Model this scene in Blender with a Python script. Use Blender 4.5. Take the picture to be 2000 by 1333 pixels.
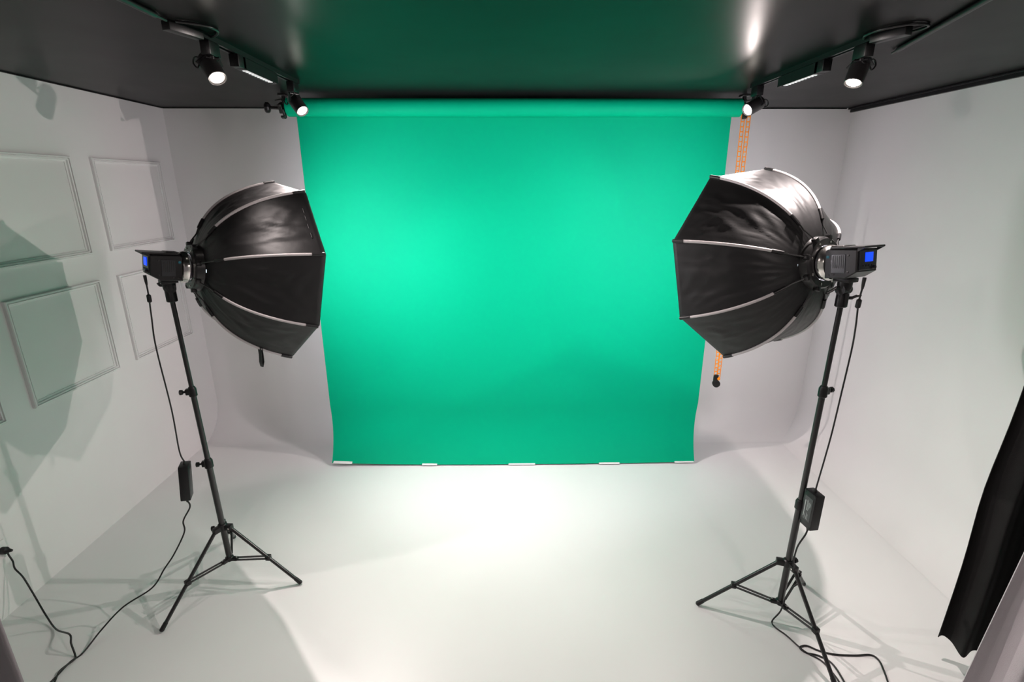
import bpy, bmesh, math
from mathutils import Vector as V, Matrix, noise

for o in list(bpy.data.objects):
    bpy.data.objects.remove(o, do_unlink=True)
scene = bpy.context.scene
COL = scene.collection
PI = math.pi

# ------------------------------------------------------------------ camera
CAM_Z = 1.896
PITCH, YAW, ROLL = 0.2983, 0.0134, -0.001
cam_d = bpy.data.cameras.new('camera')
cam_d.sensor_width = 36.0
cam_d.lens = 36.0 * 988.23 / 2000.0
cam_d.clip_start = 0.02
cam = bpy.data.objects.new('camera', cam_d)
COL.objects.link(cam)
fw = V((math.sin(YAW) * math.cos(PITCH), math.cos(YAW) * math.cos(PITCH), -math.sin(PITCH)))
rt = V((math.cos(YAW), -math.sin(YAW), 0))
up = rt.cross(fw)
R_ = rt * math.cos(ROLL) + up * math.sin(ROLL)
U_ = up * math.cos(ROLL) - rt * math.sin(ROLL)
cam.matrix_world = Matrix(((R_.x, U_.x, -fw.x, 0), (R_.y, U_.y, -fw.y, 0), (R_.z, U_.z, -fw.z, CAM_Z), (0, 0, 0, 1)))
scene.camera = cam

# ------------------------------------------------------------------ world, exposure
w = bpy.data.worlds.new('dim_surroundings')
w.use_nodes = True
w.node_tree.nodes['Background'].inputs[0].default_value = (1.0, 0.90, 0.93, 1)
w.node_tree.nodes['Background'].inputs[1].default_value = 0.12
scene.world = w
vs = scene.view_settings
vs.view_transform = 'Standard'
vs.look = 'None'
vs.exposure = 0.0
vs.gamma = 1.0
vs.use_curve_mapping = False
cy = scene.cycles
cy.use_denoising = True
cy.sample_clamp_indirect = 15.0
cy.max_bounces = 10
cy.diffuse_bounces = 6
cy.blur_glossy = 0.6

COB_POWER = 26.0          # glow of the diffusers inside the two softboxes
SPOT_POWER = 70.0         # watts of each track spotlight

# ------------------------------------------------------------------ materials
MATS = {}

def mat(name, col, rough=0.5, metal=0.0, spec=0.5, bump=0.0, bscale=200.0, var=0.0, vscale=6.0, rvar=0.0,
        emit=None, estr=0.0, sheen=0.0, detail=3.0, stretch=None, trans=0.0):
    m = bpy.data.materials.new(name)
    m.use_nodes = True
    nt = m.node_tree
    b = nt.nodes['Principled BSDF']
    b.inputs['Base Color'].default_value = (*col, 1)
    b.inputs['Roughness'].default_value = rough
    b.inputs['Metallic'].default_value = metal
    b.inputs['Specular IOR Level'].default_value = spec
    if sheen:
        b.inputs['Sheen Weight'].default_value = sheen
        b.inputs['Sheen Roughness'].default_value = 0.4
    tc = nt.nodes.new('ShaderNodeTexCoord')
    src = tc.outputs['Object']
    if stretch:
        mp = nt.nodes.new('ShaderNodeMapping')
        mp.inputs['Scale'].default_value = stretch
        nt.links.new(src, mp.inputs['Vector'])
        src = mp.outputs['Vector']
    if var or rvar:
        n = nt.nodes.new('ShaderNodeTexNoise')
        n.inputs['Scale'].default_value = vscale
        n.inputs['Detail'].default_value = 4
        nt.links.new(src, n.inputs['Vector'])
        if var:
            r = nt.nodes.new('ShaderNodeValToRGB')
            r.color_ramp.elements[0].position = 0.3
            r.color_ramp.elements[1].position = 0.7
            r.color_ramp.elements[0].color = (*[c * (1 - var) for c in col], 1)
            r.color_ramp.elements[1].color = (*[min(1, c * (1 + var)) for c in col], 1)
            nt.links.new(n.outputs['Fac'], r.inputs['Fac'])
            nt.links.new(r.outputs['Color'], b.inputs['Base Color'])
        if rvar:
            mr = nt.nodes.new('ShaderNodeMapRange')
            mr.inputs['To Min'].default_value = rough - rvar
            mr.inputs['To Max'].default_value = rough + rvar
            nt.links.new(n.outputs['Fac'], mr.inputs['Value'])
            nt.links.new(mr.outputs['Result'], b.inputs['Roughness'])
    if bump:
        n2 = nt.nodes.new('ShaderNodeTexNoise')
        n2.inputs['Scale'].default_value = bscale
        n2.inputs['Detail'].default_value = detail
        nt.links.new(src, n2.inputs['Vector'])
        bp = nt.nodes.new('ShaderNodeBump')
        bp.inputs['Strength'].default_value = bump
        bp.inputs['Distance'].default_value = 0.01
        nt.links.new(n2.outputs['Fac'], bp.inputs['Height'])
        nt.links.new(bp.outputs['Normal'], b.inputs['Normal'])
    if emit:
        b.inputs['Emission Color'].default_value = (*emit, 1)
        b.inputs['Emission Strength'].default_value = estr
    MATS[name] = m
    return m

WALL = mat('white_wall_paint', (0.80, 0.78, 0.775), 0.55, spec=0.35, bump=0.02, bscale=120, var=0.012, vscale=2.5)
CYC = mat('white_cyclorama_paint', (0.82, 0.81, 0.805), 0.5, spec=0.35, bump=0.012, bscale=60, var=0.012, vscale=2.0)
FLOOR = mat('white_floor_paint', (0.80, 0.795, 0.79), 0.33, spec=0.5, bump=0.006, bscale=30, var=0.02, vscale=1.6, rvar=0.06)
CEIL = mat('black_satin_ceiling', (0.009, 0.0087, 0.009), 0.32, spec=0.06, bump=0.006, bscale=15, var=0.06, vscale=3, rvar=0.04)
MOULD = mat('white_moulding_paint', (0.80, 0.79, 0.785), 0.4, spec=0.4, var=0.01)
GREEN = mat('chroma_green_paper', (0.0, 0.365, 0.188), 0.6, spec=0.06, bump=0.015, bscale=350, var=0.015, vscale=1.3)
TAPE = mat('white_gaffer_tape', (0.82, 0.80, 0.80), 0.6, var=0.03, bump=0.05, bscale=300)
FABRIC = mat('black_softbox_nylon', (0.005, 0.005, 0.0054), 0.47, spec=0.5, bump=0.06, bscale=30, detail=3, var=0.1, vscale=30)
SILVER = mat('silver_softbox_lining', (0.90, 0.91, 0.92), 0.36, metal=1.0, bump=0.05, bscale=40)
SLEEVE = mat('grey_rib_sleeve', (0.50, 0.47, 0.47), 0.38, spec=0.5, bump=0.05, bscale=300, var=0.03)
BPLAST = mat('black_plastic', (0.008, 0.008, 0.0085), 0.38, spec=0.4, bump=0.02, bscale=400, var=0.08, vscale=40)
BMETAL = mat('black_anodised_metal', (0.014, 0.014, 0.014), 0.30, spec=0.6, var=0.08, vscale=25)
RAIL = mat('black_track_enamel', (0.008, 0.008, 0.009), 0.35, spec=0.5, var=0.05, vscale=30)
SPOTBODY = mat('dark_grey_spot_enamel', (0.03, 0.028, 0.029), 0.32, spec=0.5, var=0.05, vscale=30)
CHROME = mat('polished_steel', (0.72, 0.70, 0.67), 0.18, metal=1.0, var=0.04, vscale=40)
RUBBER = mat('black_cable_rubber', (0.011, 0.011, 0.011), 0.45, spec=0.45, var=0.05, vscale=60)
ORANGE = mat('orange_chain_plastic', (0.88, 0.26, 0.004), 0.4, spec=0.5, var=0.05, vscale=50)
BCLOTH = mat('black_curtain_cloth', (0.010, 0.0095, 0.0095), 0.85, spec=0.2, bump=0.2, bscale=500, var=0.1, vscale=12, sheen=0.03)
WCLOTH = mat('pale_grey_curtain_cloth', (0.50, 0.465, 0.485), 0.8, spec=0.2, bump=0.2, bscale=400, var=0.04, vscale=5, sheen=0.1)
GCLOTH = mat('mauve_grey_curtain_cloth', (0.36, 0.335, 0.35), 0.85, spec=0.2, bump=0.2, bscale=400, var=0.05, vscale=5, sheen=0.1)
DISPLAY = mat('blue_lit_display', (0.01, 0.02, 0.2), 0.2, emit=(0.004, 0.06, 1.0), estr=1.3, var=0.02)
PANEL = mat('dark_control_panel', (0.02, 0.022, 0.026), 0.22, spec=0.6, var=0.05)
PRINT = mat('pale_label_print', (0.42, 0.46, 0.45), 0.5, var=0.1, vscale=200)
LABEL = mat('dark_label_film', (0.03, 0.034, 0.035), 0.3, var=0.05)
TEAL = mat('teal_badge', (0.01, 0.16, 0.22), 0.3, var=0.05)
CUP = mat('lit_reflector_cup', (0.85, 0.86, 0.87), 0.3, metal=0.6, var=0.03, vscale=90, emit=(1.0, 0.98, 0.95), estr=0.45)
LENS = mat('lit_spot_lens', (0.9, 0.9, 0.9), 0.3, emit=(1.0, 0.91, 0.82), estr=14.0, var=0.01)
COB = mat('lit_softbox_diffuser', (0.9, 0.9, 0.9), 0.6, emit=(1.0, 0.915, 1.0), estr=COB_POWER, var=0.01)
GLOW = mat('painted_light_leak', (0.9, 0.9, 0.9), 0.4, emit=(0.75, 0.9, 1.0), estr=2.0, var=0.01)
BULB = mat('glass_lens_flange', (0.85, 0.8, 0.78), 0.25, spec=0.6, var=0.02)

# ------------------------------------------------------------------ helpers
WORLD = {}

def frame(z, hint=(0, 0, 1)):
    z = V(z).normalized()
    h = V(hint)
    if abs(z.dot(h.normalized())) > 0.98:
        h = V((1, 0, 0))
    x = h.cross(z).normalized()
    y = z.cross(x)
    return x, y, z

def rot3(x, y, z):
    return Matrix(((x[0], y[0], z[0]), (x[1], y[1], z[1]), (x[2], y[2], z[2])))

class MB:
    def __init__(s):
        s.v, s.f, s.m = [], [], []
    def add(s, vs, fs, mi=0):
        b = len(s.v)
        s.v += [V(p) for p in vs]
        s.f += [tuple(i + b for i in f) for f in fs]
        s.m += [mi] * len(fs)
        return s
    def box(s, c, size, M=None, bev=0.0, mi=0):
        bm = bmesh.new()
        bmesh.ops.create_cube(bm, size=1.0)
        for v in bm.verts:
            v.co = V((v.co.x * size[0], v.co.y * size[1], v.co.z * size[2]))
        if bev:
            bmesh.ops.bevel(bm, geom=list(bm.edges), offset=bev, segments=1 if bev < 0.002 else 2, affect='EDGES', profile=0.5)
        bm.verts.index_update()
        M = M or Matrix.Identity(3)
        c = V(c)
        s.add([c + M @ v.co for v in bm.verts], [[v.index for v in f.verts] for f in bm.faces], mi)
        bm.free()
        return s
    def rings(s, rings, closed=False, cap0=True, cap1=True, mi=0):
        n = len(rings[0])
        vs = [p for r in rings for p in r]
        fs = []
        for k in range(len(rings) - 1):
            for i in range(n):
                j = (i + 1) % n
                fs.append((k * n + i, k * n + j, (k + 1) * n + j, (k + 1) * n + i))
        if cap0:
            fs.append(tuple(range(n - 1, -1, -1)))
        if cap1:
            o = (len(rings) - 1) * n
            fs.append(tuple(o + i for i in range(n)))
        return s.add(vs, fs, mi)
    def lathe(s, p, d, prof, n=20, hint=(0, 0, 1), cap0=True, cap1=True, mi=0):
        """prof: list of (distance along d, radius)"""
        x, y, z = frame(d, hint)
        p = V(p)
        rs = []
        for t, r in prof:
            rs.append([p + z * t + (x * math.cos(2 * PI * i / n) + y * math.sin(2 * PI * i / n)) * r for i in range(n)])
        return s.rings(rs, cap0=cap0, cap1=cap1, mi=mi)
    def cyl(s, a, b, r0, r1=None, n=14, mi=0):
        a, b = V(a), V(b)
        return s.lathe(a, b - a, [(0, r0), ((b - a).length, r0 if r1 is None else r1)], n, mi=mi)
    def tube(s, pts, r, n=8, mi=0):
        pts = [V(p) for p in pts]
        rs = []
        t0 = (pts[1] - pts[0]).normalized()
        x, y, _ = frame(t0)
        for i, p in enumerate(pts):
            a = pts[max(i - 1, 0)]
            b = pts[min(i + 1, len(pts) - 1)]
            t = (b - a).normalized()
            x = (x - t * x.dot(t)).normalized()
            y = t.cross(x)
            rs.append([p + (x * math.cos(2 * PI * k / n) + y * math.sin(2 * PI * k / n)) * r for k in range(n)])
        return s.rings(rs, mi=mi)
    def build(s, name, mats, parent=None, smooth=35, origin=None):
        me = bpy.data.meshes.new(name)
        lo = V((min(p.x for p in s.v), min(p.y for p in s.v), min(p.z for p in s.v)))
        hi = V((max(p.x for p in s.v), max(p.y for p in s.v), max(p.z for p in s.v)))
        o = V(origin) if origin is not None else V(((lo.x + hi.x) / 2, (lo.y + hi.y) / 2, lo.z))
        me.from_pydata([tuple(p - o) for p in s.v], [], s.f)
        for m in (mats if isinstance(mats, (list, tuple)) else [mats]):
            me.materials.append(m)
        me.polygons.foreach_set('material_index', s.m)
        bm = bmesh.new()
        bm.from_mesh(me)
        bmesh.ops.recalc_face_normals(bm, faces=bm.faces)
        bm.to_mesh(me)
        bm.free()
        if smooth:
            me.polygons.foreach_set('use_smooth', [True] * len(me.polygons))
            me.set_sharp_from_angle(angle=math.radians(smooth))
        me.update()
        ob = bpy.data.objects.new(name, me)
        COL.objects.link(ob)
        place(ob, o, parent)
        return ob

def place(ob, o, parent):
    WORLD[ob.name] = V(o)
    if parent is not None:
        ob.parent = parent
        ob.location = V(o) - WORLD[parent.name]
    else:
        ob.location = o

def tag(o, label, cat, group=None, kind=None):
    o['label'] = label
    o['category'] = cat
    if group:
        o['group'] = group
    if kind:
        o['kind'] = kind
    return o

def thing(name, loc, label, cat, group=None, parent=None):
    o = bpy.data.objects.new(name, None)
    o.empty_display_size = 0.05
    COL.objects.link(o)
    place(o, V(loc), parent)
    if label:
        tag(o, label, cat, group)
    return o

def struct(ob, label=None):
    ob['kind'] = 'structure'
    if label:
        ob['label'] = label
    return ob

def spline(pts, sub=6):
    """Catmull-Rom through pts"""
    P = [V(p) for p in pts]
    P = [P[0] * 2 - P[1]] + P + [P[-1] * 2 - P[-2]]
    out = []
    for i in range(1, len(P) - 2):
        a, b, c, d = P[i - 1], P[i], P[i + 1], P[i + 2]
        for k in range(sub):
            t = k / sub
            out.append(0.5 * ((2 * b) + (c - a) * t + (2 * a - 5 * b + 4 * c - d) * t * t + (3 * b - a - 3 * c + d) * t ** 3))
    out.append(P[-2])
    return out

# ------------------------------------------------------------------ the room
XL, XR, YB, YF, H = -2.30, 2.384, 3.745, -1.2, 2.40
RC = 0.27      # radius of the cove where wall runs into floor

struct(MB().box(((XL + XR) / 2, (YF + YB) / 2, -0.05), (XR - XL + 0.2, YB - YF + 0.2, 0.1)).build('floor', FLOOR),
       'glossy white painted studio floor')
struct(MB().box(((XL + XR) / 2, (YF + YB) / 2, H + 0.05), (XR - XL + 0.2, YB - YF + 0.2, 0.1)).build('ceiling', CEIL),
       'satin black studio ceiling')

cove = [(0.0, 0.0012)]   # (distance of wall face from wall plane towards room at tangent, height)
cove = []
NC = 20
for i in range(NC + 1):
    a = PI / 2 * i / NC
    cove.append((RC - RC * math.sin(a), 0.0008 + RC - RC * math.cos(a)))
cove.append((0.0, H))
# back wall: front face swept with its cove, mitred into the right wall
vs_, fs_ = [], []
for d, z in cove:
    vs_ += [(XL, YB - d, z), (XR - d, YB - d, z)]
n_ = len(cove)
for i in range(n_ - 1):
    fs_.append((2 * i, 2 * i + 1, 2 * i + 3, 2 * i + 2))
vs_ += [(XL, YB + 0.1, 0.0008), (XR + 0.1, YB + 0.1, 0.0008), (XL, YB + 0.1, H), (XR + 0.1, YB + 0.1, H)]
q = 2 * n_
fs_ += [(q + 1, q, q + 2, q + 3), (2 * n_ - 2, 2 * n_ - 1, q + 3, q + 2), (0, q, q + 1, 1)]
struct(MB().add(vs_, fs_).build('wall_back', CYC, smooth=30), 'white back wall curving into the floor')
vs_, fs_ = [], []
for d, z in cove:
    vs_ += [(XR - d, YF, z), (XR - d, YB - d, z)]
for i in range(n_ - 1):
    fs_.append((2 * i, 2 * i + 1, 2 * i + 3, 2 * i + 2))
vs_ += [(XR + 0.1, YF, 0.0008), (XR + 0.1, YB + 0.1, 0.0008), (XR + 0.1, YF, H), (XR + 0.1, YB + 0.1, H)]
fs_ += [(q + 1, q, q + 2, q + 3), (2 * n_ - 2, 2 * n_ - 1, q + 3, q + 2), (0, q, q + 1, 1)]
struct(MB().add(vs_, fs_).build('wall_right', CYC, smooth=30), 'white right wall curving into the floor')
wl = struct(MB().box((XL - 0.05, (YF + YB) / 2 + 0.05, H / 2), (0.1, YB - YF + 0.1, H)).build('wall_left', WALL),
            'white left wall with rectangular panel mouldings')
wlB = thing
# panel mouldings on the left wall: four mitred strips per frame
def moulding(y0, y1, z0, z1):
    fr = thing('panel_moulding', (XL, (y0 + y1) / 2, z0), None, None, parent=wl)
    prof = [(0.0, 0.0), (0.0, 0.014), (0.003, 0.018), (0.009, 0.018), (0.0105, 0.008), (0.0135, 0.008), (0.015, 0.016), (0.019, 0.014),
            (0.0205, 0.005), (0.026, 0.005), (0.029, 0.003), (0.029, 0.0)]      # (inward, proud of the wall)
    corners = [(y0, z0, 1, 1), (y1, z0, -1, 1), (y1, z1, -1, -1), (y0, z1, 1, -1)]
    for k in range(4):
        a, b = corners[k], corners[(k + 1) % 4]
        r0 = [(XL + h, a[0] + a[2] * i, a[1] + a[3] * i) for i, h in prof]
        r1 = [(XL + h, b[0] + b[2] * i, b[1] + b[3] * i) for i, h in prof]
        MB().rings([[V(p) for p in r0], [V(p) for p in r1]]).build('moulding_strip', MOULD, fr, smooth=20)

for (y0, y1) in ((3.003, 3.589), (2.288, 2.858), (1.573, 2.143)):
    for (z0, z1) in ((1.534, 2.047), (0.860, 1.389)):
        moulding(y0, y1, z0, z1)

# black trims under the ceiling
t = MB()
t.box((XR - 0.008, (YF + YB) / 2, H - 0.014), (0.016, YB - YF, 0.028), bev=0.002)
t.box((XR - 0.024, (YF + YB) / 2, H - 0.005), (0.016, YB - YF, 0.010), bev=0.002)
struct(t.build('trim_1', RAIL, smooth=20), 'black trim strip along the top of the right wall')
struct(MB().box(((XL + XR) / 2 - 0.02, YB - 0.004, H - 0.003), (XR - XL - 0.05, 0.008, 0.006)).build('trim_2', RAIL, smooth=20),
       'thin black trim line above the back wall')
struct(MB().box((XL + 0.004, (YF + YB) / 2, H - 0.003), (0.008, YB - YF - 0.02, 0.006)).build('trim_3', RAIL, smooth=20),
       'thin black trim line above the left wall')

# ------------------------------------------------------------------ green paper screen
gs = thing('green_screen', (0.06, 3.25, 0.0), 'bright green paper screen hanging from a roll and taped to the white floor', 'green screen')
gs['kind'] = 'thing'
PXL, PXR = -1.236, 1.364
YP = 3.285
prof = []
zt = 2.335
for i in range(16):                       # straight hang
    z = zt + (0.42 - zt) * i / 15
    prof.append((YP + 0.0, z))
# the paper bends forward at the bottom and lies to the floor
for i in range(1, 15):
    u = i / 14
    z = 0.42 * (1 - u) ** 1.0 + 0.010 * u
    y = YP - 0.115 * u ** 2.2 + 0.012 * math.sin(PI * u)
    prof.append((y, z))
NX = 40
vs_, fs_ = [], []
for (y, z) in prof:
    k = max(0.0, (0.42 - z) / 0.42)
    x0 = PXL + 0.010 * k
    x1 = PXR - 0.026 * k
    for i in range(NX + 1):
        u = i / NX
        x = x0 + (x1 - x0) * u
        dy = 0.004 * math.sin(9 * u + 1.3 * z) * (1 - k) + 0.003 * noise.noise((3 * x, 2 * z, 0.3))
        lift = 0.020 * max(0.0, 1 - u / 0.30) ** 1.4 + 0.006 * max(0.0, (u - 0.8) / 0.2)
        vs_.append((x, y + dy - 0.004 * math.sin(PI * u) * k, z + lift * k ** 6))
W1 = NX + 1
for r in range(len(prof) - 1):
    for i in range(NX):
        fs_.append((r * W1 + i, r * W1 + i + 1, (r + 1) * W1 + i + 1, (r + 1) * W1 + i))
off = len(vs_)
vs_ += [(p[0], p[1] + 0.0015, p[2]) for p in vs_]
fs_ += [tuple(off + i for i in reversed(f)) for f in fs_]
MB().add(vs_, fs_).build('paper_sheet', GREEN, gs, smooth=60)
# roll: paper wound on its tube
RY, RZ, RR = 3.232, 2.332, 0.050
MB().lathe((PXL - 0.028, RY, RZ), (1, 0, 0), [(0, 0.028), (0.0005, RR - 0.004), (0.004, RR), (PXR - PXL + 0.052, RR), (PXR - PXL + 0.0555, RR - 0.004), (PXR - PXL + 0.056, 0.028)], 40).build('paper_roll', GREEN, gs, smooth=40)
# bridge of paper leaving the back of the roll
MB().box((0.064, (RY + YP) / 2 + 0.012, RZ + RR * 0.2), (PXR - PXL, 0.028, 0.004)).build('paper_lead', GREEN, gs)
# white tape pieces along the hem
def hem(u):
    x = (PXL + 0.010) + ((PXR - 0.026) - (PXL + 0.010)) * u
    lift = 0.020 * max(0.0, 1 - u / 0.30) ** 1.4 + 0.006 * max(0.0, (u - 0.8) / 0.2)
    return x, YP - 0.115 - 0.004 * math.sin(PI * u), 0.010 + lift
for (u0, u1) in ((0.004, 0.055), (0.247, 0.288), (0.485, 0.558), (0.735, 0.792), (0.945, 0.998)):
    a, b = hem(u0), hem(u1)
    tp = MB()
    vv = []
    for (x, y, z) in (a, b):
        vv += [(x, y + 0.022, z + 0.0160), (x, y + 0.004, z + 0.0045), (x, y - 0.004, z + 0.0015), (x, y - 0.006, z - 0.002),
               (x, y + 0.022, z + 0.0145)]
    n5 = 5
    tp.add(vv, [(i, i + 1, n5 + i + 1, n5 + i) for i in range(4)] + [(4, 0, n5, n5 + 4)])
    tp.build('hem_tape', TAPE, gs, smooth=0)

# brackets that carry the roll
def bracket(x, sgn, label, knob):
    b = thing('roll_bracket', (x, RY, H), label, 'bracket', 'brackets carrying the green roll')
    MB().box((x, RY, H - 0.004), (0.045, 0.06, 0.008), bev=0.002).build('ceiling_plate', BMETAL, b)
    MB().box((x, RY, (H + RZ) / 2 - 0.012), (0.014, 0.030, H - RZ + 0.02), bev=0.002).build('post', BMETAL, b)
    h = MB()
    h.box((x - sgn * 0.004, RY - 0.026, RZ - 0.035), (0.012, 0.024, 0.055), M=Matrix.Rotation(0.5, 3, 'X'), bev=0.002)
    h.box((x - sgn * 0.002, RY - 0.048, RZ - 0.058), (0.016, 0.022, 0.012), M=Matrix.Rotation(-0.3, 3, 'X'), bev=0.002)
    h.build('hook', BMETAL, b)
    wb = MB()
    wb.box((x - 0.022, RY - 0.02, H - 0.030), (0.045, 0.006, 0.006), M=Matrix.Rotation(0.18 * sgn, 3, 'Y'), bev=0.001)
    wb.box((x + 0.020, RY - 0.02, H - 0.030), (0.038, 0.006, 0.006), M=Matrix.Rotation(-0.12 * sgn, 3, 'Y'), bev=0.001)
    wb.cyl((x, RY - 0.026, H - 0.03), (x, RY - 0.01, H - 0.03), 0.007)
    wb.build('wing_bolt', BMETAL, b)
    if knob:
        c = MB()
        c.box((x + sgn * 0.018, RY, RZ - 0.002), (0.024, 0.05, 0.052), M=Matrix.Rotation(0.4, 3, 'X'), bev=0.004)
        c.build('clamp_block', BMETAL, b)
        c = MB()
        c.cyl((x + sgn * 0.028, RY, RZ - 0.004), (x + sgn * 0.085, RY, RZ - 0.002), 0.008)
        c.build('spindle', BMETAL, b)
        c = MB()
        c.lathe((x + sgn * 0.082, RY, RZ - 0.002), (sgn, -0.15, 0.05), [(0, 0.012), (0.004, 0.024), (0.012, 0.030), (0.024, 0.030), (0.030, 0.024), (0.032, 0.006)], 10)
        c.build('knob', BPLAST, b, smooth=25)
        MB().cyl((x + sgn * 0.008, RY - 0.03, RZ + 0.005), (x + sgn * 0.012, RY - 0.036, RZ + 0.005), 0.006).build('screw', CHROME, b)
    else:
        c = MB()
        c.lathe((x + sgn * 0.006, RY, RZ - 0.005), (sgn, 0, 0), [(0, 0.020), (0.004, 0.030), (0.010, 0.031), (0.014, 0.022), (0.022, 0.021), (0.028, 0.030), (0.034, 0.030), (0.038, 0.016)], 16)
        c.build('chain_wheel', BPLAST, b, smooth=25)
    return b
bracket(PXL - 0.042, -1, 'black metal bracket with round knob at the end of the green roll', True)
bracket(PXR + 0.042, 1, 'black bracket with chain wheel at the green roll end above the orange chain', False)

# orange ladder chain
ch = thing('pull_chain', (1.435, 3.20, 0.60), 'orange plastic pull chain with black weight hanging beside the green screen', 'chain')
def strand(x0, z0, x1, z1, y):
    m = MB()
    n = int((z0 - z1) / 0.0275)
    for i in range(n + 1):
        u = i / n
        u2 = min(1.0, (i + 1) / n)
        a = V((x0 + (x1 - x0) * u, y, z0 + (z1 - z0) * u))
        b = V((x0 + (x1 - x0) * u2, y, z0 + (z1 - z0) * u2))
        m.box(a, (0.0225, 0.006, 0.0062), bev=0.001)
        if i < n:
            for s in (-1, 1):
                c = (a + b) / 2 + V((s * 0.0095, 0, 0))
                m.box(c, (0.0034, 0.0045, 0.024))
    m.build('chain_strand', ORANGE, ch, smooth=0)
strand(1.404, 2.31, 1.433, 0.655, 3.215)
strand(1.438, 2.31, 1.455, 0.640, 3.215)
wt = MB()
wt.lathe((1.442, 3.200, 0.595), (0.12, 0.99, 0), [(0, 0.018), (0.003, 0.025), (0.024, 0.025), (0.027, 0.018)], 18)
wt.box((1.437, 3.213, 0.635), (0.030, 0.022, 0.05), bev=0.004)
wt.build('chain_weight', BPLAST, ch)
MB().lathe((1.449, 3.196, 0.637), (0, -1, 0), [(0, 0.010), (0.004, 0.010), (0.006, 0.005)], 12).build('chain_clip', ORANGE, ch)

# ------------------------------------------------------------------ light stands
def stand(cx, cyy, top, feet, collars, hub_z, low_z, topx, label, knob_dir):
    s = thing('light_stand', (cx, cyy, 0), label, 'light stand', 'black tripod light stands')
    base = V((cx, cyy, low_z))
    tp = V((topx[0], topx[1], top))
    ax = (tp - base).normalized()
    def at(z):
        return base + (tp - base) * ((z - low_z) / (top - low_z))
    rad = [0.0135, 0.0115, 0.0095]
    zs = [low_z - 0.006] + collars[::-1] + [top]
    for i in range(3):
        MB().cyl(at(zs[i]), at(zs[i + 1] + (0.01 if i < 2 else 0)), rad[i], n=18).build('pole_section', BMETAL, s)
    for i, z in enumerate(collars[::-1]):
        c = MB()
        c.lathe(at(z) - ax * 0.024, ax, [(0, rad[i] + 0.002), (0.004, rad[i] + 0.0055), (0.036, rad[i] + 0.0055), (0.046, rad[i + 1] + 0.003)], 16)
        kd = V(knob_dir).normalized()
        c.box(at(z) + kd * 0.017, (0.024, 0.020, 0.026), M=rot3(*frame(ax, kd)), bev=0.003)
        cl = c.build('collar', BPLAST, s)
        k = MB()
        p = at(z) + kd * 0.022
        k.cyl(p, p + kd * 0.018, 0.005)
        k.lathe(p + kd * 0.014, kd, [(0, 0.006), (0.002, 0.011), (0.013, 0.012), (0.015, 0.009)], 8)
        k.build('clamp_knob', BPLAST, cl, smooth=25)
    hub = at(hub_z)
    h = MB()
    h.lathe(hub - V((0, 0, 0.016)), (0, 0, 1), [(0, 0.019), (0.003, 0.021), (0.030, 0.021), (0.034, 0.017)], 18)
    dirs = [(V((f[0], f[1], 0)) - V((cx, cyy, 0))).normalized() for f in feet]
    for d in dirs:
        M = rot3(d, V((0, 0, 1)).cross(d), (0, 0, 1))
        h.box(hub + d * 0.030, (0.034, 0.026, 0.026), M=M, bev=0.003)
    h.build('hub', BPLAST, s)
    kd = (dirs[1] * -0.7 + dirs[2] * -0.2 + dirs[0] * -0.1).normalized()
    kd = V(knob_dir).normalized()
    k = MB()
    k.cyl(hub + kd * 0.015, hub + kd * 0.040, 0.005)
    k.lathe(hub + kd * 0.034, kd, [(0, 0.007), (0.002, 0.012), (0.014, 0.012), (0.016, 0.008)], 8)
    k.build('clamp_knob', BPLAST, s, smooth=25)
    lo = MB()
    lo.lathe(base - V((0, 0, 0.014)), (0, 0, 1), [(0, 0.012), (0.003, 0.019), (0.020, 0.019), (0.024, 0.015)], 16)
    for d in dirs:
        M = rot3(d, V((0, 0, 1)).cross(d), (0, 0, 1))
        lo.box(base + d * 0.024 - V((0, 0, 0.004)), (0.032, 0.022, 0.016), M=M, bev=0.003)
    lo.build('lower_spider', BPLAST, s)
    for f, d in zip(feet, dirs):
        a = hub + d * 0.038 - V((0, 0, 0.004))
        b = V((f[0], f[1], 0.0088))
        leg_dir = (b - a).normalized()
        lg = MB().cyl(a, b - leg_dir * 0.02, 0.0085, n=12).build('leg', BMETAL, s)
        ft = MB()
        ft.lathe(b - leg_dir * 0.035, leg_dir, [(0, 0.0098), (0.033, 0.0105), (0.038, 0.007)], 12)
        ft.build('rubber_foot', RUBBER, lg)
        mid = a + (b - a) * 0.53
        side = V((0, 0, 1)).cross(d)
        jn = MB().box(mid + V((0, 0, 0.0)), (0.022, 0.024, 0.024), M=rot3(d, side, (0, 0, 1)), bev=0.003)
        jn.build('leg_joint', BPLAST, lg)
        for sg in (-1, 1):
            p0 = base + d * 0.034 + side * (0.009 * sg) - V((0, 0, 0.004))
            p1 = mid + side * (0.010 * sg)
            e = (p1 - p0)
            x, y, z = frame(e, side)
            MB().box((p0 + p1) / 2, (0.010, 0.0035, e.length), M=rot3(y, x, z)).build('brace', BMETAL, s)
        for dd in (0.036,):
            p = base + d * dd + V((0, 0, 0.005))
            MB().lathe(p, (0, 0, 1), [(0, 0.0042), (0.002, 0.0042), (0.003, 0.002)], 8).build('rivet', CHROME, s)
        p = hub + d * 0.036 - V((0, 0, 0.0)) - side * 0.013
        MB().lathe(p, -side, [(0, 0.0045), (0.0025, 0.0045), (0.0035, 0.002)], 8).build('rivet', CHROME, s)
    return s

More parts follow.
